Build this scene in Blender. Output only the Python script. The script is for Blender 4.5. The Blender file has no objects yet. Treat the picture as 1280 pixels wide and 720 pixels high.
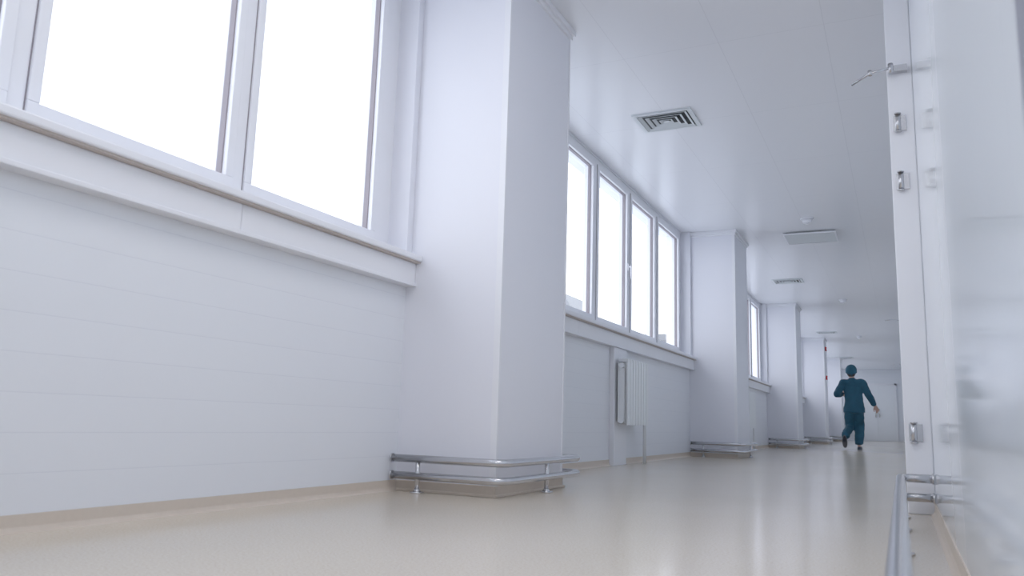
import bpy, bmesh, math, random
from math import *
from mathutils import Vector, Matrix
random.seed(3)
scene=bpy.context.scene
scene.view_settings.view_transform='Standard'
scene.view_settings.look='None'
scene.view_settings.gamma=1.2
scene.view_settings.exposure=-.12
col=bpy.context.collection

# ---------------------------------------------------------------- dimensions (metres)
W=-2.22; C=-1.68; Y0=3.32; S=6.06; WD=.80; H=2.66; XG=-2.335; ZB=1.25; ZT=2.60
XR=0.12; YB=-1.94; YE=33.0

# ---------------------------------------------------------------- materials
def mat(name,colr,rough=.5,metal=0.,var=.03,scale=6.,spec=.5,bump=0.,coat=0.):
    m=bpy.data.materials.new(name);m.use_nodes=True;nt=m.node_tree;b=nt.nodes['Principled BSDF']
    g=nt.nodes.new('ShaderNodeNewGeometry')
    n=nt.nodes.new('ShaderNodeTexNoise');n.inputs['Scale'].default_value=scale;n.inputs['Detail'].default_value=3
    nt.links.new(g.outputs['Position'],n.inputs['Vector'])
    r=nt.nodes.new('ShaderNodeMix');r.data_type='RGBA'
    r.inputs[6].default_value=(*[c*(1-var) for c in colr],1);r.inputs[7].default_value=(*[min(1,c*(1+var)) for c in colr],1)
    nt.links.new(n.outputs['Fac'],r.inputs[0]);nt.links.new(r.outputs[2],b.inputs['Base Color'])
    b.inputs['Roughness'].default_value=rough;b.inputs['Metallic'].default_value=metal
    b.inputs['Specular IOR Level'].default_value=spec;b.inputs['Coat Weight'].default_value=coat
    if bump:
        bp=nt.nodes.new('ShaderNodeBump');bp.inputs['Strength'].default_value=bump;bp.inputs['Distance'].default_value=.002
        nt.links.new(n.outputs['Fac'],bp.inputs['Height']);nt.links.new(bp.outputs[0],b.inputs['Normal'])
    return m
def grid_mat(name,colr,line,axes,bw,rh,mortar,rough,off=(0,0),offset=0.,var=.015,wav=0.,bstr=.4):
    m=bpy.data.materials.new(name);m.use_nodes=True;nt=m.node_tree;b=nt.nodes['Principled BSDF']
    g=nt.nodes.new('ShaderNodeNewGeometry');s=nt.nodes.new('ShaderNodeSeparateXYZ');c=nt.nodes.new('ShaderNodeCombineXYZ')
    nt.links.new(g.outputs['Position'],s.inputs[0])
    for i,a in enumerate(axes):
        ad=nt.nodes.new('ShaderNodeMath');ad.operation='ADD';ad.inputs[1].default_value=off[i]
        nt.links.new(s.outputs[a],ad.inputs[0]);nt.links.new(ad.outputs[0],c.inputs[i])
    t=nt.nodes.new('ShaderNodeTexBrick');t.offset=offset;t.squash=1
    t.inputs['Scale'].default_value=1;t.inputs['Brick Width'].default_value=bw;t.inputs['Row Height'].default_value=rh
    t.inputs['Mortar Size'].default_value=mortar;t.inputs['Mortar Smooth'].default_value=.3
    t.inputs['Color1'].default_value=(*[x*(1-var) for x in colr],1);t.inputs['Color2'].default_value=(*[min(1,x*(1+var)) for x in colr],1)
    t.inputs['Mortar'].default_value=(*line,1)
    nt.links.new(c.outputs[0],t.inputs['Vector']);nt.links.new(t.outputs['Color'],b.inputs['Base Color'])
    b.inputs['Roughness'].default_value=rough
    inv=nt.nodes.new('ShaderNodeMath');inv.operation='SUBTRACT';inv.inputs[0].default_value=1;nt.links.new(t.outputs['Fac'],inv.inputs[1])
    bp=nt.nodes.new('ShaderNodeBump');bp.inputs['Strength'].default_value=bstr;bp.inputs['Distance'].default_value=.002
    nt.links.new(inv.outputs[0],bp.inputs['Height'])
    if wav:
        n=nt.nodes.new('ShaderNodeTexNoise');n.inputs['Scale'].default_value=1.6;n.inputs['Detail'].default_value=1
        nt.links.new(g.outputs['Position'],n.inputs['Vector'])
        b2=nt.nodes.new('ShaderNodeBump');b2.inputs['Strength'].default_value=wav;b2.inputs['Distance'].default_value=.01
        nt.links.new(n.outputs['Fac'],b2.inputs['Height']);nt.links.new(bp.outputs[0],b2.inputs['Normal']);nt.links.new(b2.outputs[0],b.inputs['Normal'])
    else: nt.links.new(bp.outputs[0],b.inputs['Normal'])
    return m
M_wall=grid_mat('painted_panel_wall',(.825,.85,.908),(.745,.77,.84),(1,2),60,.112,.0014,.38,off=(10.35,-.05),offset=0,var=.004,bstr=.25)
M_ceil=grid_mat('ceiling_cassette',(.85,.862,.91),(.76,.77,.82),(0,1),.6,1.2,.0022,.24,off=(.30,.2),wav=.10,var=.004,bstr=.2)
M_right=grid_mat('laminate_panel_wall',(.80,.86,.93),(.70,.75,.83),(1,2),1.18,3.2,.002,.08,off=(.2,.3),wav=.03,var=.004)
M_col=mat('column_cladding',(.825,.835,.91),.36,var=.008,scale=1.5)
M_trim=mat('white_trim',(.86,.87,.925),.35,var=.01)
M_upvc=mat('upvc_white',(.87,.88,.935),.3,var=.01)
M_gask=mat('window_gasket',(.28,.25,.28),.6)
M_tan=mat('chipboard_edge',(.55,.48,.44),.6,var=.1,scale=40)
M_skirt=mat('linoleum_cove',(.64,.55,.46),.4,var=.05,scale=60)
M_chrome=mat('stainless_steel',(.56,.56,.58),.22,metal=1.,var=.05,scale=25)
M_dark=mat('dark_void',(.04,.045,.05),.7)
M_vent=mat('vent_enamel',(.66,.70,.73),.4,var=.02)
M_rad=mat('radiator_enamel',(.84,.87,.90),.3,var=.01)
M_radd=mat('radiator_gap',(.50,.53,.58),.5)
M_red=mat('alarm_red',(.65,.03,.03),.6)
M_scrub=mat('scrubs_teal',(.009,.070,.118),.85,var=.25,scale=9,bump=.3)
M_cap=mat('cap_teal',(.012,.085,.14),.85,var=.2,scale=15)
M_skin=mat('skin',(.55,.33,.26),.5,var=.05)
M_hair=mat('hair_brown',(.05,.03,.02),.6)
M_shoe=mat('shoe_dark',(.02,.025,.04),.5)
M_sole=mat('shoe_sole',(.08,.08,.09),.6)
M_eye=mat('eye_white',(.8,.8,.8),.2);M_iris=mat('iris',(.05,.03,.02),.2);M_lip=mat('lips',(.5,.18,.16),.5)
M_bld=mat('building_render',(.24,.25,.27),.8,var=.1,scale=.5)
M_roof=mat('building_roof',(.16,.165,.18),.8)
M_snow=mat('snowy_ground',(.6,.63,.68),.9)
M_door=mat('door_laminate',(.82,.85,.90),.3,var=.01)

# floor: cream speckled linoleum
M_floor=bpy.data.materials.new('speckled_linoleum');M_floor.use_nodes=True
nt=M_floor.node_tree;b=nt.nodes['Principled BSDF'];g=nt.nodes.new('ShaderNodeNewGeometry')
v=nt.nodes.new('ShaderNodeTexNoise');v.inputs['Scale'].default_value=150;v.inputs['Detail'].default_value=3
n=nt.nodes.new('ShaderNodeTexNoise');n.inputs['Scale'].default_value=1.1;n.inputs['Detail'].default_value=3
r=nt.nodes.new('ShaderNodeValToRGB');r.color_ramp.elements[0].position=.34;r.color_ramp.elements[1].position=.58
r.color_ramp.elements[0].color=(.59,.51,.41,1);r.color_ramp.elements[1].color=(.68,.605,.505,1)
mx=nt.nodes.new('ShaderNodeMix');mx.data_type='RGBA';mx.blend_type='MULTIPLY';mx.inputs[0].default_value=.5
r2=nt.nodes.new('ShaderNodeValToRGB');r2.color_ramp.elements[0].color=(.93,.92,.90,1);r2.color_ramp.elements[1].color=(1,1,1,1);r2.color_ramp.elements[0].position=.35;r2.color_ramp.elements[1].position=.65
nt.links.new(g.outputs['Position'],v.inputs['Vector']);nt.links.new(g.outputs['Position'],n.inputs['Vector'])
nt.links.new(v.outputs['Fac'],r.inputs[0]);nt.links.new(n.outputs['Fac'],r2.inputs[0])
nt.links.new(r.outputs[0],mx.inputs[6]);nt.links.new(r2.outputs[0],mx.inputs[7]);nt.links.new(mx.outputs[2],b.inputs['Base Color'])
b.inputs['Roughness'].default_value=.16;b.inputs['Specular IOR Level'].default_value=.5

M_glass=bpy.data.materials.new('window_glass');M_glass.use_nodes=True
nt=M_glass.node_tree;nt.nodes.clear();o=nt.nodes.new('ShaderNodeOutputMaterial');t=nt.nodes.new('ShaderNodeBsdfTransparent');gl=nt.nodes.new('ShaderNodeBsdfGlossy');gl.inputs['Roughness'].default_value=.02
t.inputs[0].default_value=(.97,.98,1,1);ms=nt.nodes.new('ShaderNodeMixShader');ms.inputs[0].default_value=.06
nt.links.new(t.outputs[0],ms.inputs[1]);nt.links.new(gl.outputs[0],ms.inputs[2]);nt.links.new(ms.outputs[0],o.inputs[0])

# ---------------------------------------------------------------- helpers
def empty(name,loc=(0,0,0)):
    e=bpy.data.objects.new(name,None);e.location=loc;e.empty_display_size=.1;col.objects.link(e);return e
def finish(bm,name,mats,parent=None,smooth=False,bevel=0.):
    bmesh.ops.recalc_face_normals(bm,faces=bm.faces)
    me=bpy.data.meshes.new(name);bm.to_mesh(me);bm.free()
    for m in (mats if isinstance(mats,(list,tuple)) else [mats]): me.materials.append(m)
    if smooth:
        for p in me.polygons: p.use_smooth=True
    o=bpy.data.objects.new(name,me);col.objects.link(o)
    if parent: o.parent=parent
    if bevel:
        bv=o.modifiers.new('bevel','BEVEL');bv.width=bevel;bv.segments=2;bv.limit_method='ANGLE'
    return o
def addbox(bm,x0,x1,y0,y1,z0,z1,mi=0):
    vs=[bm.verts.new((x,y,z)) for x in (x0,x1) for y in (y0,y1) for z in (z0,z1)]
    for f in ((0,1,3,2),(4,6,7,5),(0,4,5,1),(2,3,7,6),(0,2,6,4),(1,5,7,3)):
        fc=bm.faces.new([vs[i] for i in f]);fc.material_index=mi
def boxes(name,lst,mats,parent=None,bevel=0.):
    bm=bmesh.new()
    for b in lst: addbox(bm,*b)
    return finish(bm,name,mats,parent,bevel=bevel)
def addcyl(bm,p0,p1,r0,r1=None,seg=20,mi=0):
    r1=r0 if r1 is None else r1
    p0=Vector(p0);p1=Vector(p1);d=(p1-p0);L=d.length
    q=Vector((0,0,1)).rotation_difference(d.normalized()).to_matrix().to_4x4()
    res=bmesh.ops.create_cone(bm,cap_ends=True,segments=seg,radius1=r0,radius2=r1,depth=L,matrix=Matrix.Translation((p0+p1)/2)@q)
    fs=set()
    for v in res['verts']:
        for f in v.link_faces: fs.add(f)
    for f in fs:
        f.material_index=mi
        if len(f.verts)==4: f.smooth=True
def rounded(pts,rad,n=8):
    pts=[Vector(p) for p in pts];out=[pts[0]]
    for i in range(1,len(pts)-1):
        a=(pts[i-1]-pts[i]).normalized();b=(pts[i+1]-pts[i]).normalized();P=pts[i]
        for k in range(n+1):
            t=k/n;out.append((P+a*rad)*(1-t)**2+P*2*t*(1-t)+(P+b*rad)*t*t)
    out.append(pts[-1]);return out
def tube(bm,pts,r,seg=16,mi=0):
    pts=[Vector(p) for p in pts];rings=[]
    up=Vector((0,0,1))
    for i,p in enumerate(pts):
        d=(pts[min(i+1,len(pts)-1)]-pts[max(i-1,0)]).normalized()
        a=up if abs(d.z)<.9 else Vector((1,0,0))
        s=d.cross(a).normalized();u=s.cross(d).normalized()
        rings.append([bm.verts.new(p+s*r*cos(2*pi*k/seg)+u*r*sin(2*pi*k/seg)) for k in range(seg)])
    for i in range(len(rings)-1):
        for k in range(seg):
            f=bm.faces.new((rings[i][k],rings[i][(k+1)%seg],rings[i+1][(k+1)%seg],rings[i+1][k]));f.smooth=True;f.material_index=mi
    for rr in (rings[0],rings[-1]): bm.faces.new(rr).material_index=mi

# ---------------------------------------------------------------- room shell
boxes('floor',[(-2.6,.4,YB-.2,YE+.2,-.15,0)],M_floor)
boxes('ceiling',[(-2.6,.4,YB-.2,YE+.2,H,H+.15)],M_ceil)
boxes('wall_left',[(-2.5,W,YB,YE,0,1.11),(-2.5,-2.30,YB,YE,ZT+.045,H)],M_wall)
doorsR=[4.15,13.2,22.0]
DW=1.05
segs=[];y=YB
for d in doorsR:
    segs.append((XR,.30,y,d,0,H));segs.append((XR,.30,d,d+DW,2.08,H));y=d+DW
segs.append((XR,.30,y,YE,0,H))
segs.append((XR+.10,.30,YB,YE,0,H))
boxes('wall_right',segs,M_right)
boxes('wall_end',[(-2.5,.3,YE,YE+.15,0,H)],M_wall)
boxes('wall_back',[(-2.5,.3,YB-.15,YB,0,H)],M_right)

colsY=[Y0+k*S for k in range(5)]
bays=[(YB,Y0)]+[(colsY[k]+WD,colsY[k+1]) for k in range(4)]+[(colsY[4]+WD,YE)]
def skirt(bm,x,y0,y1,s=1,h=.05):
    prof=[(0,0),(.022,0),(.012,.006),(.006,.016),(.004,h),(0,h)]
    a=[bm.verts.new((x+s*p,y0,z)) for p,z in prof];b=[bm.verts.new((x+s*p,y1,z)) for p,z in prof]
    for i in range(len(prof)):
        j=(i+1)%len(prof);bm.faces.new((a[i],a[j],b[j],b[i]))
    bm.faces.new(a);bm.faces.new(b)
bm=bmesh.new()
for a,b_ in bays: skirt(bm,W,a,b_-.008)
finish(bm,'baseboard_left',M_skirt)
bm=bmesh.new();y=YB
for d in doorsR+[YE+.06]:
    skirt(bm,XR,y,d-.06,-1);y=d+DW+.06
finish(bm,'baseboard_right',M_skirt)

# ---------------------------------------------------------------- columns
for k,cy in enumerate(colsY):
    e=empty('column')
    x0=-2.5
    bm=bmesh.new()
    addbox(bm,x0,C,cy,cy+WD,0.0,H)
    finish(bm,'cladding',M_col,e,bevel=.006)
    t=.0035
    boxes('corner_trim',[(C-.03,C+t,cy-t,cy+.012,.05,H-.03),(C-.03,C+t,cy+WD-.012,cy+WD+t,.05,H-.03)],M_trim,e,bevel=.001)
    boxes('crown_trim',[(W,C+.028,cy-.028,cy+WD+.028,H-.035,H),(W,C+.014,cy-.014,cy+WD+.014,H-.06,H-.034)],M_trim,e,bevel=.004)
    bm=bmesh.new();h=.05
    addbox(bm,W,C+.006,cy-.006,cy+WD+.006,0.0,h)
    addbox(bm,W,C+.016,cy-.016,cy+WD+.016,0.0,.012)
    finish(bm,'base_cove',M_skirt,e,bevel=.003)

for k,cy in enumerate(colsY):
    bm=bmesh.new();o_=.075;r=.018
    for z in (.157,.078):
        pts=rounded([(W+.024,cy-o_,z),(C+o_,cy-o_,z),(C+o_,cy+WD+o_,z),(W+.024,cy+WD+o_,z)],.06)
        tube(bm,pts,r)
        for yy in (cy-o_,cy+WD+o_): addcyl(bm,(W+.023,yy,z),(W+.03,yy,z),.022)
    posts=[(-2.05,cy-o_),(C+o_,cy+.42-.0),(-2.05,cy+WD+o_)]
    for (px,py) in posts:
        addcyl(bm,(px,py,0.0),(px,py,.157),.011)
        addcyl(bm,(px,py,0.0),(px,py,.008),.032)
        addcyl(bm,(px,py,.008),(px,py,.02),.02,.013)
    finish(bm,'bumper_rail',M_chrome)

# ---------------------------------------------------------------- windows
def window(n,b0,b1,panes):
    e=empty('window_%d'%n)
    L=[];G=[];GL=[];
    z0,z1=ZB,ZT-.0
    xa,xb=-2.40,-2.312
    L+= [(xa,xb,b0,b1,1.13,z0-.045),(xa,xb,b0,b1,z1,z1+.05)]
    edges=[b0]+[v for p in panes for v in p]+[b1]
    for i in range(0,len(edges),2):
        a,c=edges[i],edges[i+1];m=.038
        L.append((xa,xb,(a if i==0 else a+m),(c if i==len(edges)-2 else c-m),z0-.045,z1))
    for (a,c) in panes:
        sx0,sx1=-2.385,-2.300;m=.04
        L+=[(sx0,sx1,a-m,c+m,z0-m,z0),(sx0,sx1,a-m,c+m,z1-.045,z1-.002),(sx0,sx1,a-m,a,z0,z1-.045),(sx0,sx1,c,c+m,z0,z1-.045)]
        g=.006;gx0,gx1=-2.350,-2.3225;zt=z1-.045
        G+=[(gx0,gx1,a,a+g,z0,zt),(gx0,gx1,c-g,c,z0,zt),(gx0,gx1,a+g,c-g,z0,z0+g),(gx0,gx1,a+g,c-g,zt-g,zt)]
        G+=[(-2.314,-2.3085,a-m-.003,a-m,z0-m,z1),(-2.314,-2.3085,c+m,c+m+.003,z0-m,z1)]
        GL.append((-2.340,-2.334,a+.002,c-.002,z0+.002,zt-.002))
    boxes('frame',L,M_upvc,e,bevel=.003)
    boxes('gasket',G,M_gask,e)
    boxes('glass',GL,M_glass,e)
    # reveal boards where the window meets the piers
    boxes('reveal',[(-2.405,-2.195,b1-.05,b1,1.15,H),(-2.405,-2.195,b0,b0+.05,1.15,H)],M_col,e,bevel=.003)
    bm=bmesh.new();a,c=panes[len(panes)//2]
    addbox(bm,-2.300,-2.288,c+.008,c+.034,1.80,1.87);addbox(bm,-2.288,-2.268,c+.014,c+.028,1.83,1.845);addbox(bm,-2.272,-2.26,c+.012,c+.030,1.72,1.85)
    finish(bm,'handle',M_upvc,e,bevel=.003)
    li=bpy.data.lights.new('portal','AREA');li.shape='RECTANGLE';li.size=b1-b0;li.size_y=z1-z0;li.cycles.is_portal=True
    lo=bpy.data.objects.new('daylight_portal',li);col.objects.link(lo);lo.location=(-2.42,(b0+b1)/2,(z0+z1)/2)
    lo.rotation_euler=Vector((-1,0,0)).to_track_quat('Z','Y').to_euler();lo.parent=e
    d=lo.rotation_euler.to_matrix()@Vector((1,0,0))
    if abs(d.y)<.5: li.size,li.size_y=li.size_y,li.size
rel=[(.33,1.16),(1.30,2.12),(2.28,3.08),(3.24,4.04),(4.20,5.07)]
window(1,YB,Y0,[(-1.80,-1.36),(-1.22,-.48),(-.34,.40),(.54,1.28),(1.418,2.161),(2.300,3.105)])
for i,(a,b_) in enumerate(bays[1:5]): window(i+2,a,b_,[(a+p,a+q) for p,q in rel])
a,b_=bays[5];window(6,a,b_,[(a+p,a+q) for p,q in rel[:4]])

for i,(a,b_) in enumerate(bays):
    e=empty('window_sill')
    bm=bmesh.new()
    addbox(bm,-2.40,-2.128,a,b_-.0,1.120,1.150)
    finish(bm,'board',M_upvc,e,bevel=.006)
    boxes('board_edge',[(-2.22,-2.140,a,b_,1.113,1.120)],M_tan,e)
    xs=[a,a+(b_-a)*.28,a+(b_-a)*.62,b_] if i else [a,2.13,b_]
    boxes('fascia',[(W,-2.165,p+.001,q-.001,1.000,1.113) for p,q in zip(xs[:-1],xs[1:])],M_trim,e,bevel=.004)
    boxes('fascia_lip',[(W,-2.157,a,b_,.995,1.012)],M_trim,e,bevel=.003)

# ---------------------------------------------------------------- radiators
for i,(a,b_) in enumerate(bays[:5]):
    y0=(6.50-6.06*1)+i*S
    e=empty('radiator')
    n=8;pw=.078;x0,x1=-2.165,-2.065;z0,z1=.33,.90
    bm=bmesh.new()
    for k in range(n):
        yy=y0+k*pw
        addbox(bm,x1-.012,x1,yy+.006,yy+pw-.006,z0+.01,z1-.01)
        addbox(bm,x0+.02,x1-.012,yy+pw/2-.004,yy+pw/2+.004,z0+.03,z1-.03)
        addbox(bm,x0+.02,x1-.03,yy+.012,yy+.020,z0+.06,z1-.06)
        addbox(bm,x0+.01,x0+.02,yy+.008,yy+pw-.008,z0+.03,z1-.03)
        addbox(bm,x0+.02,x1-.004,yy+.006,yy+pw-.006,z1-.03,z1)
        addcyl(bm,((x0+x1)/2,yy,z0+.045),((x0+x1)/2,yy+pw,z0+.045),.022,seg=12)
        addcyl(bm,((x0+x1)/2,yy,z1-.06),((x0+x1)/2,yy+pw,z1-.06),.022,seg=12)
    finish(bm,'sections',M_rad,e,bevel=.002)
    bm=bmesh.new();xm=(x0+x1)/2
    tube(bm,rounded([(xm,y0+n*pw,z1-.06),(xm,y0+n*pw+.06,z1-.06),(xm,y0+n*pw+.06,0.0)],.03),.012)
    tube(bm,rounded([(xm,y0+n*pw,z0+.045),(xm,y0+n*pw+.03,z0+.045),(xm,y0+n*pw+.03,.0)],.02),.010)
    addcyl(bm,(xm,y0-.02,z1-.06),(xm,y0+.002,z1-.06),.024);addcyl(bm,(xm,y0-.02,z0+.045),(xm,y0+.002,z0+.045),.024)
    finish(bm,'pipes',M_rad,e)
    bm=bmesh.new()
    for z in (z0+.08,z1-.10):
        addbox(bm,-2.1745,x0+.03,y0+.08,y0+.10,z,z+.03);addbox(bm,W+.001,x0+.03,y0+n*pw-.10,y0+n*pw-.08,z,z+.03)
    finish(bm,'brackets',M_radd,e)
    boxes('trim_post',[(W,-2.175,y0-.02,y0+.32,0,1.0)],M_trim,bevel=.004)

# ---------------------------------------------------------------- ceiling things
def vent(x0,x1,y0,y1):
    bm=bmesh.new();z=H
    dx=(x1-x0)/2;dy=(y1-y0)/2;cx=(x0+x1)/2;cy=(y0+y1)/2
    def ring(s0,z0,s1,z1):
        a=[bm.verts.new((cx+sx*dx*s0,cy+sy*dy*s0,z0)) for sx,sy in ((-1,-1),(1,-1),(1,1),(-1,1))]
        b=[bm.verts.new((cx+sx*dx*s1,cy+sy*dy*s1,z1)) for sx,sy in ((-1,-1),(1,-1),(1,1),(-1,1))]
        for i in range(4):
            bm.faces.new((a[i],a[(i+1)%4],b[(i+1)%4],b[i]))
    ring(1,z,1,z-.012);ring(1,z-.012,.86,z-.014);ring(.86,z-.014,.84,z-.002)
    for k in range(4):
        s=.82-k*.2
        ring(s,z-.016,s-.09,z-.003);ring(s,z-.016,s-.012,z-.018);ring(s-.012,z-.018,s-.10,z-.004)
    bm.faces.new([bm.verts.new((cx+sx*dx*.1,cy+sy*dy*.1,z-.015)) for sx,sy in ((-1,-1),(1,-1),(1,1),(-1,1))])
    e=empty('ceiling_vent')
    finish(bm,'louvres',M_vent,e)
    boxes('duct_opening',[(cx-dx*.85,cx+dx*.85,cy-dy*.85,cy+dy*.85,z-.002,z)],M_dark,e)
for yy in (5.52,12.84,20.16,27.4): vent(-1.74,-1.29,yy,yy+.38)
def panel(x0,x1,y0,y1):
    e=empty('ceiling_diffuser_panel')
    bm=bmesh.new();z=H
    addbox(bm,x0,x1,y0,y1,z-.03,z-.022)
    for sx in (x0+.05,x1-.07):
        for sy in (y0+.05,y1-.07): addbox(bm,sx,sx+.02,sy,sy+.02,z-.022,z)
    finish(bm,'plate',M_vent,e,bevel=.002)
    boxes('rim',[(x0-.012,x1+.012,y0-.012,y0,z-.034,z-.018),(x0-.012,x1+.012,y1,y1+.012,z-.034,z-.018),(x0-.012,x0,y0,y1,z-.034,z-.018),(x1,x1+.012,y0,y1,z-.034,z-.018)],M_trim,e)
    boxes('shadow_box',[(x0+.03,x1-.03,y0+.03,y1-.03,z-.004,z)],M_vent,e)
panel(-1.16,-.60,9.72,10.24)
def smoke(x,y):
    bm=bmesh.new()
    addcyl(bm,(x,y,H-.014),(x,y,H),.070);addcyl(bm,(x,y,H-.055),(x,y,H-.014),.042,.062);addcyl(bm,(x,y,H-.068),(x,y,H-.055),.016,.024)
    finish(bm,'smoke_detector',M_trim)
for yy in (9.1,15.2,21.3): smoke(-.84,yy)
def fill_glow(name,st):
    m=bpy.data.materials.new(name);m.use_nodes=True
    q=m.node_tree.nodes['Principled BSDF'];q.inputs['Base Color'].default_value=(.9,.93,1,1);q.inputs['Emission Color'].default_value=(1,.98,.98,1);q.inputs['Emission Strength'].default_value=st
    return m
M_fill=fill_glow('fill_emitter',6.0)
for yy,m in ((-.6,M_fill),(1.7,M_fill)):  # unseen fill fixtures, added to brighten the near columns and corridor
    e=empty('added_fill_light')
    boxes('fill_housing',[(-1.42,-.18,yy-.02,yy+.62,H-.012,H)],M_trim,e,bevel=.003)
    boxes('fill_panel',[(-1.40,-.20,yy,yy+.60,H-.015,H-.012)],m,e)

cy=colsY[3]
def alarm(z,h):
    e=empty('fire_alarm_call_point')
    boxes('box',[(C+.002,C+.035,cy+.34,cy+.50,z,z+h)],M_red,e,bevel=.006)
    boxes('glass_front',[(C+.035,C+.038,cy+.38,cy+.46,z+h*.3,z+h*.7)],M_trim,e)
alarm(1.62,.10);alarm(2.36,.10)

# ---------------------------------------------------------------- right wall: doors, posts, rail
for i,d in enumerate(doorsR):
    e=empty('door_%d'%(i+1))
    boxes('leaf',[(XR+.012,XR+.055,d+.02,d+DW-.02,.008,2.06)],M_door,e,bevel=.003)
    boxes('frame',[(XR-.012,XR+.1,d-.05,d+.018,0,2.10),(XR-.012,XR+.1,d+DW-.018,d+DW+.05,0,2.10),(XR-.012,XR+.1,d-.05,d+DW+.05,2.062,2.13)],M_trim,e,bevel=.003)
    bm=bmesh.new()
    if i: 
        addbox(bm,XR-.035,XR-.0,d+.22,d+.46,2.00,2.055)
        tube(bm,[(XR-.03,d+.3,2.035),(XR-.15,d+.02,2.03),(XR-.27,d-.02,2.015)],.006)
    addcyl(bm,(XR+.012,d+DW-.1,1.02),(XR-.045,d+DW-.1,1.02),.011);addcyl(bm,(XR-.045,d+DW-.1,1.02),(XR-.045,d+DW-.22,1.02),.010)
    finish(bm,'ironmongery',M_chrome,e)
e=empty('partition_post')
boxes('post',[(.012,XR,4.00,4.095,0,H)],M_trim,e,bevel=.004)
bm=bmesh.new()
for z in (.35,1.505,1.79):
    addcyl(bm,(.050,3.984,z-.040),(.050,3.984,z+.040),.012)
    addcyl(bm,(.050,3.984,z-.046),(.050,3.984,z-.041),.015);addcyl(bm,(.050,3.984,z+.041),(.050,3.984,z+.046),.015)
    addbox(bm,.030,.085,3.993,4.000,z-.038,z+.038)
finish(bm,'hinges',M_chrome,e)
bm=bmesh.new()
addbox(bm,.022,.10,3.965,4.0,2.04,2.07)
addcyl(bm,(.03,3.96,2.03),(.03,3.96,2.078),.012)
tube(bm,[(.03,3.955,2.055),(-.06,3.97,2.05),(-.145,4.02,2.025)],.006)
addcyl(bm,(-.06,3.97,2.038),(-.06,3.97,2.062),.010)
finish(bm,'closer_arm',M_chrome,e)
boxes('trim_near_post',[(XR-.012,XR,.68,.785,0,H)],mat('post_grey',(.20,.21,.27),.4),bevel=.003)
bm=bmesh.new();xr=-.012
for z in (.157,.078):
    tube(bm,rounded([(XR-.004,-1.2,z),(xr,-1.2,z),(xr,3.90,z),(XR-.004,3.90,z)],.05),.018)
    for yy in (-1.2,3.90): addcyl(bm,(XR-.012,yy,z),(XR-.001,yy,z),.022)
for yy in (-.6,.3,1.35,2.0,2.65,3.3,3.78):
    addcyl(bm,(xr,yy,0),(xr,yy,.157),.011);addcyl(bm,(xr,yy,0),(xr,yy,.008),.032);addcyl(bm,(xr,yy,.008),(xr,yy,.02),.02,.013)
finish(bm,'bumper_rail',M_chrome)

# ---------------------------------------------------------------- end wall doors
e=empty('door_4')
boxes('leaf',[(-1.36,-.77,YE-.045,YE-.01,.008,2.06),(-.765,-.175,YE-.045,YE-.01,.008,2.06)],M_door,e,bevel=.003)
boxes('frame',[(-1.43,-1.362,YE-.06,YE,0,2.13),(-.172,-.10,YE-.06,YE,0,2.13),(-1.43,-.10,YE-.06,YE,2.062,2.13)],M_trim,e,bevel=.003)
bm=bmesh.new()
for x in (-.83,-.70):
    addcyl(bm,(x,YE-.045,.9),(x,YE-.09,.9),.012);addcyl(bm,(x,YE-.045,1.15),(x,YE-.09,1.15),.012);addcyl(bm,(x,YE-.09,.87),(x,YE-.09,1.18),.013)
finish(bm,'pull_handles',M_chrome,e)

# ---------------------------------------------------------------- outside
boxes('snowy_ground',[(-160,-4,-60,200,-6.2,-6)],M_snow)
e=empty('neighbouring_building')
boxes('walls',[(-22,-13.2,50,70,-6,5.4)],M_bld,e);boxes('roof_slab',[(-22.4,-12.8,49.6,70.4,5.4,5.7)],M_roof,e)
boxes('plant_room',[(-17,-14.5,54,60,5.7,6.6)],M_bld,e)
e=empty('gabled_building')
bm=bmesh.new()
pr=[(-13.0,-6),(-11.6,-6),(-11.6,4.3),(-12.3,5.6),(-13.0,4.3)]
a=[bm.verts.new((x,30,z)) for x,z in pr];b2=[bm.verts.new((x,33,z)) for x,z in pr]
for i in range(5): bm.faces.new((a[i],a[(i+1)%5],b2[(i+1)%5],b2[i]))
bm.faces.new(a);bm.faces.new(b2);finish(bm,'shell',M_bld,e)

bpy.context.view_layer.update()
for e in [o for o in bpy.data.objects if o.type=='EMPTY' and not o.parent]:
    pts=[ch.matrix_world@Vector(c) for ch in e.children if ch.type=='MESH' for c in ch.bound_box]
    lo=Vector([min(p[i] for p in pts) for i in range(3)]);hi=Vector([max(p[i] for p in pts) for i in range(3)])
    cc=(lo+hi)/2;cc.z=lo.z;e.location=cc
    for ch in e.children: ch.matrix_parent_inverse=Matrix.Translation(-cc)

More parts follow.
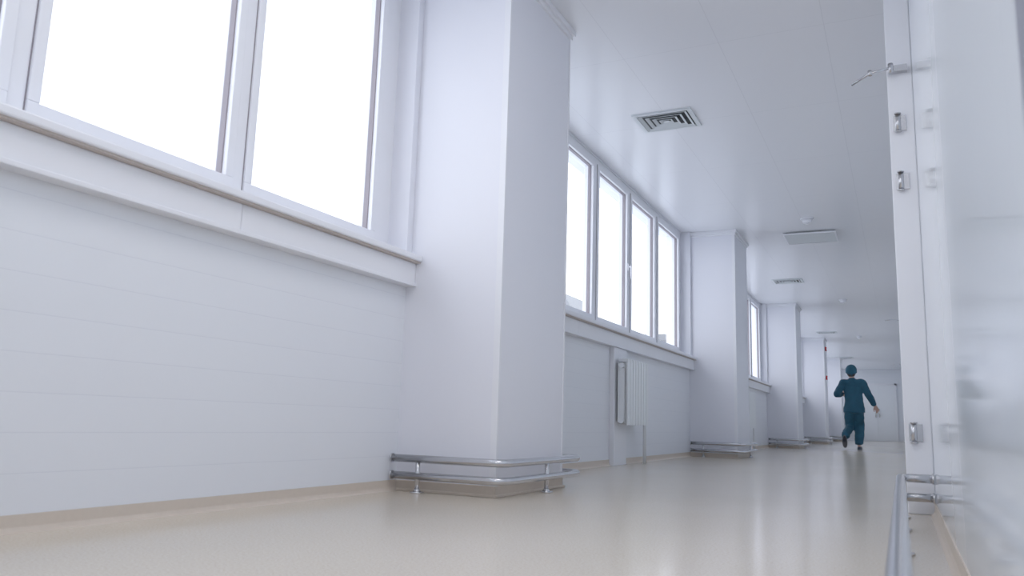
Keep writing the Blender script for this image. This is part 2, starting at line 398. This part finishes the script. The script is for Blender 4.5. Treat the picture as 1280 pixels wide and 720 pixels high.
# ---------------------------------------------------------------- person running away
PX,PY=-.785,16.45
person=empty('medical_worker',(PX,PY,0))
def unit_sphere(nu=14,nv=9):
    V=[(0,0,1)];Fc=[]
    for j in range(1,nv):
        for i in range(nu):
            t=pi*j/nv;p=2*pi*i/nu;V.append((sin(t)*cos(p),sin(t)*sin(p),cos(t)))
    V.append((0,0,-1));L=len(V)-1
    for i in range(nu):
        i2=(i+1)%nu;Fc.append((0,1+i,1+i2));b0=1+(nv-2)*nu;Fc.append((L,b0+i2,b0+i))
        for j in range(nv-2):
            a=1+j*nu;Fc.append((a+i,a+nu+i,a+nu+i2,a+i2))
    return V,Fc
US=unit_sphere()
def blob(name,chains,m,voxel=.010,fold=0.,step=.015,it=6):
    """one continuous surface: swept ellipsoids fused with a voxel remesh"""
    VV=[];FF=[]
    for ch in chains:
        P=[(Vector(c[:3]),Vector(c[3]) if isinstance(c[3],tuple) else Vector((c[3],)*3)) for c in ch]
        for (a,ra),(b,rb) in zip(P[:-1],P[1:]):
            n=max(2,int((b-a).length/step))
            for k in range(n+1):
                t=k/n;p=a.lerp(b,t);r=ra.lerp(rb,t);o0=len(VV)
                VV+=[(p.x+x*r.x,p.y+y*r.y,p.z+z*r.z) for x,y,z in US[0]]
                FF+=[tuple(o0+q for q in f) for f in US[1]]
    me=bpy.data.meshes.new(name);me.from_pydata(VV,[],FF);me.materials.append(m)
    o=bpy.data.objects.new(name,me);col.objects.link(o);o.parent=person
    rm=o.modifiers.new('fuse','REMESH');rm.mode='VOXEL';rm.voxel_size=voxel;rm.use_smooth_shade=True
    sm=o.modifiers.new('smooth','SMOOTH');sm.factor=.5;sm.iterations=it
    if fold:
        t=bpy.data.textures.new(name+'_folds','CLOUDS');t.noise_scale=.11;t.noise_depth=1
        d=o.modifiers.new('folds','DISPLACE');d.texture=t;d.strength=fold;d.mid_level=.5
    return o
kneeR=(.075,.09,.44);ankR=(.062,-.02,.085)
kneeL=(-.085,.08,.43);ankL=(-.165,-.27,.235)
shR=(.150,.05,1.255);elR=(.262,.02,1.02);wrR=(.355,.12,.83)
shL=(-.185,.05,1.245);elL=(-.285,-.06,1.03);wrL=(-.20,.17,1.04)
def mid(a,b,t=.5): return tuple(a[i]*(1-t)+b[i]*t for i in range(3))
blob('tunic',[
  [(.0,.005,.70,(.195,.14,.03)),(.0,.005,.78,(.185,.135,.04)),(0,.02,.90,(.168,.12,.05)),(-.005,.035,1.02,(.165,.115,.05)),(-.012,.055,1.15,(.182,.115,.05)),(-.017,.062,1.23,(.158,.098,.05)),(-.02,.068,1.29,(.09,.07,.04)),(-.022,.072,1.335,(.062,.06,.02))],
  [(-.017,.062,1.25,.07),(*shR,.074),(*mid(shR,elR),.069),(*elR,.063),(*mid(elR,wrR,.5),.057),(*mid(elR,wrR,.82),.050)],
  [(-.017,.062,1.25,.07),(*shL,.074),(*mid(shL,elL),.069),(*elL,.063),(*mid(elL,wrL,.5),.057),(*mid(elL,wrL,.85),.048)]],M_scrub,fold=.026)
blob('trousers',[
  [(0,0,.84,(.15,.12,.05)),(0,0,.74,(.16,.125,.07))],
  [(.075,.0,.74,(.095,.11,.09)),(.08,.04,.60,(.094,.10,.08)),(*kneeR,.084),(.07,.03,.27,(.082,.085,.07)),(.064,-.012,.12,(.084,.09,.03))],
  [(-.075,.0,.74,(.095,.11,.09)),(-.085,.04,.60,(.094,.10,.08)),(*kneeL,.084),(-.125,-.09,.34,.080),(-.155,-.215,.268,.078)]],M_scrub,fold=.03)
blob('body',[
  [(0,0,.80,.09),(0,.03,.98,.085),(-.017,.06,1.2,.075),(-.022,.072,1.30,.050),(-.025,.08,1.37,.048),(-.028,.09,1.44,.050)],
  [(-.017,.062,1.22,.05),(*shR,.045),(*elR,.037),(*mid(elR,wrR),.034),(*wrR,.025)],
  [(-.017,.062,1.22,.05),(*shL,.045),(*elL,.037),(*mid(elL,wrL),.034),(*wrL,.025)],
  [(.05,0,.78,.08),(.075,.04,.6,.065),(*kneeR,.048),(.07,.03,.27,.045),(*ankR,.032)],
  [(-.05,0,.78,.08),(-.08,.04,.6,.065),(*kneeL,.048),(-.125,-.09,.34,.045),(*ankL,.032)]],M_skin,it=2)
def hand(name,w,d,side,palmn,curl):
    w=Vector(w);d=Vector(d).normalized();n=Vector(palmn);n=(n-d*n.dot(d)).normalized();s=d.cross(n)*side
    ch=[[(*(w-d*.02),.021),(*(w+d*.01),.020)]]
    F_=((-.028,.068),(-.0095,.076),(.0095,.071),(.027,.055))
    for off,L in F_: ch.append([(*(w+s*off*.45),.014),(*(w+d*.04+s*off*.9),.0135),(*(w+d*.078+s*off),.0115)])
    for off,L in F_:
        b0=w+d*.078+s*off;c=[(*b0,.0105)];dd=(d+s*off*3).normalized();q=b0
        for t in range(3):
            q=q+dd*(L/3);c.append((*q,.0098-.0009*t));dd=(dd+n*curl).normalized()
        ch.append(c)
    b0=w+d*.02-s*.018;q1=b0-s*.024+d*.024+n*.01;q2=q1-s*.012+d*.028+n*.008;q3=q2+d*.022+n*.006
    ch.append([(*b0,.015),(*q1,.012),(*q2,.0105),(*q3,.009)])
    blob(name,ch,M_skin,voxel=.0034,step=.005,it=2)
hand('right_hand',wrR,(wrR[0]-elR[0],.08,wrR[2]-elR[2]),1,(-.6,.8,0),.4)
hand('left_hand',wrL,(.15,.8,.25),-1,(1,0,0),.6)
def ball(name,c,s,m,parent,rot=None,seg=24):
    bm=bmesh.new();bmesh.ops.create_uvsphere(bm,u_segments=seg,v_segments=seg*2//3,radius=1)
    R=rot or Matrix.Identity(4)
    bmesh.ops.transform(bm,matrix=Matrix.Translation(c)@R@Matrix.Diagonal((*s,1)),verts=bm.verts)
    return finish(bm,name,m,parent,smooth=True)
hc=Vector((-.03,.10,1.475))
bm=bmesh.new();bmesh.ops.create_uvsphere(bm,u_segments=32,v_segments=24,radius=1)
for v_ in bm.verts:
    x,y,z=v_.co
    k=1-.22*max(0,-z)**1.5
    fy=1+.05*max(0,y)
    v_.co=Vector((x*.076*k,y*.096*fy*(1-.12*max(0,-z)*(1 if y<0 else 0)),z*.112))
bmesh.ops.translate(bm,verts=bm.verts,vec=hc);finish(bm,'head',M_skin,person,smooth=True)
for sx in (-1,1):
    ball('eye',hc+Vector((sx*.030,.088,-.004)),(.013,.010,.010),M_eye,person,seg=12)
    ball('iris',hc+Vector((sx*.030,.096,-.004)),(.006,.004,.006),M_iris,person,seg=10)
    ball('brow',hc+Vector((sx*.030,.094,.016)),(.018,.005,.004),M_hair,person,seg=10)
    ball('ear',hc+Vector((sx*.077,-.005,-.015)),(.010,.018,.030),M_skin,person,seg=14)
bm=bmesh.new();bmesh.ops.create_cone(bm,cap_ends=True,segments=10,radius1=.017,radius2=.005,depth=.045,matrix=Matrix.Translation(hc+Vector((0,.106,-.024)))@Matrix.Rotation(radians(20),4,'X'));finish(bm,'nose',M_skin,person,smooth=True)
ball('mouth',hc+Vector((0,.092,-.060)),(.024,.007,.008),M_lip,person,seg=12)
ball('hair',hc+Vector((0,-.022,-.028)),(.079,.084,.095),M_hair,person)
bm=bmesh.new();bmesh.ops.create_uvsphere(bm,u_segments=40,v_segments=24,radius=1)
for v_ in list(bm.verts):
    if v_.co.z<-.35: bm.verts.remove(v_)
for v_ in bm.verts:
    x,y,z=v_.co;a=atan2(y,x);k=1+.03*sin(a*12)*max(0,1-z)
    v_.co=Vector((x*.100*k,y*.120*k-.008,z*.106*(1-.25*max(0,y)*(z<0))+.018+(y*.042 if y>0 else y*.045)))
bmesh.ops.translate(bm,verts=bm.verts,vec=hc);finish(bm,'surgical_cap',M_cap,person,smooth=True)
bm=bmesh.new();pts=[hc+Vector((.095*cos(t),.113*sin(t)-.008,-.018+sin(t)*(.054 if sin(t)>0 else .045))) for t in [2*pi*k/32 for k in range(33)]];tube(bm,pts,.008,8);finish(bm,'cap_band',M_cap,person)
bm=bmesh.new();tube(bm,[hc+Vector((0,-.126,-.060)),hc+Vector((.015,-.136,-.08)),hc+Vector((.02,-.126,-.12))],.006,8);tube(bm,[hc+Vector((0,-.126,-.060)),hc+Vector((-.012,-.136,-.085)),hc+Vector((-.022,-.126,-.11))],.006,8);finish(bm,'cap_ties',M_cap,person)
def shoe(name,ank,rot):
    bm=bmesh.new();bmesh.ops.create_uvsphere(bm,u_segments=24,v_segments=16,radius=1)
    for v_ in bm.verts:
        x,y,z=v_.co
        w=.042+.008*y;hh=.05 if y<0 else .05*(1-.45*y)
        zz=max(z,-.55)*hh
        v_.co=Vector((x*w,y*.125+.055,zz+.0275))
    T=Matrix.Translation(ank)@rot@Matrix.Translation((0,0,-.085))
    bmesh.ops.transform(bm,matrix=T,verts=bm.verts);finish(bm,name,M_shoe,person,smooth=True)
    bm=bmesh.new()
    ring=[]
    for k in range(24):
        t=2*pi*k/24;ring.append((sin(t)*(.043+.007*cos(t)),cos(t)*.128+.055))
    a=[bm.verts.new((x,y,0)) for x,y in ring];b_=[bm.verts.new((x,y,.016)) for x,y in ring]
    for k in range(24): bm.faces.new((a[k],a[(k+1)%24],b_[(k+1)%24],b_[k]))
    bm.faces.new(a);bm.faces.new(b_)
    bmesh.ops.transform(bm,matrix=T,verts=bm.verts);finish(bm,name+'_sole',M_sole,person)
shoe('right_shoe',ankR,Matrix.Rotation(radians(-6),4,'Z'))
shoe('left_shoe',ankL,Matrix.Rotation(radians(-62),4,'X'))

# ---------------------------------------------------------------- world
w=bpy.data.worlds.new('overcast_sky');scene.world=w;w.use_nodes=True
nt=w.node_tree;bg=nt.nodes['Background']
tc=nt.nodes.new('ShaderNodeTexCoord');sp=nt.nodes.new('ShaderNodeSeparateXYZ');rp=nt.nodes.new('ShaderNodeValToRGB')
nt.links.new(tc.outputs['Generated'],sp.inputs[0]);nt.links.new(sp.outputs[2],rp.inputs[0])
rp.color_ramp.elements[0].color=(.92,.95,1,1);rp.color_ramp.elements[1].color=(.88,.925,1,1)
nt.links.new(rp.outputs[0],bg.inputs['Color']);bg.inputs['Strength'].default_value=3.0

# ---------------------------------------------------------------- camera
yaw,pitch,roll,f=.455,.165,.031,992.4
F=Vector((-sin(yaw)*cos(pitch),cos(yaw)*cos(pitch),sin(pitch)));R0=Vector((cos(yaw),sin(yaw),0));U0=R0.cross(F)
R=R0*cos(roll)+U0*sin(roll);U=U0*cos(roll)-R0*sin(roll)
cd=bpy.data.cameras.new('camera');cam=bpy.data.objects.new('camera',cd);col.objects.link(cam)
cam.matrix_world=Matrix(((R.x,U.x,-F.x,0),(R.y,U.y,-F.y,0),(R.z,U.z,-F.z,.35),(0,0,0,1)))
cd.sensor_width=36;cd.lens=f/1280*36;cd.clip_start=.02;cd.clip_end=500
cd.dof.use_dof=True;cd.dof.focus_distance=6.5;cd.dof.aperture_fstop=5.6
scene.camera=cam
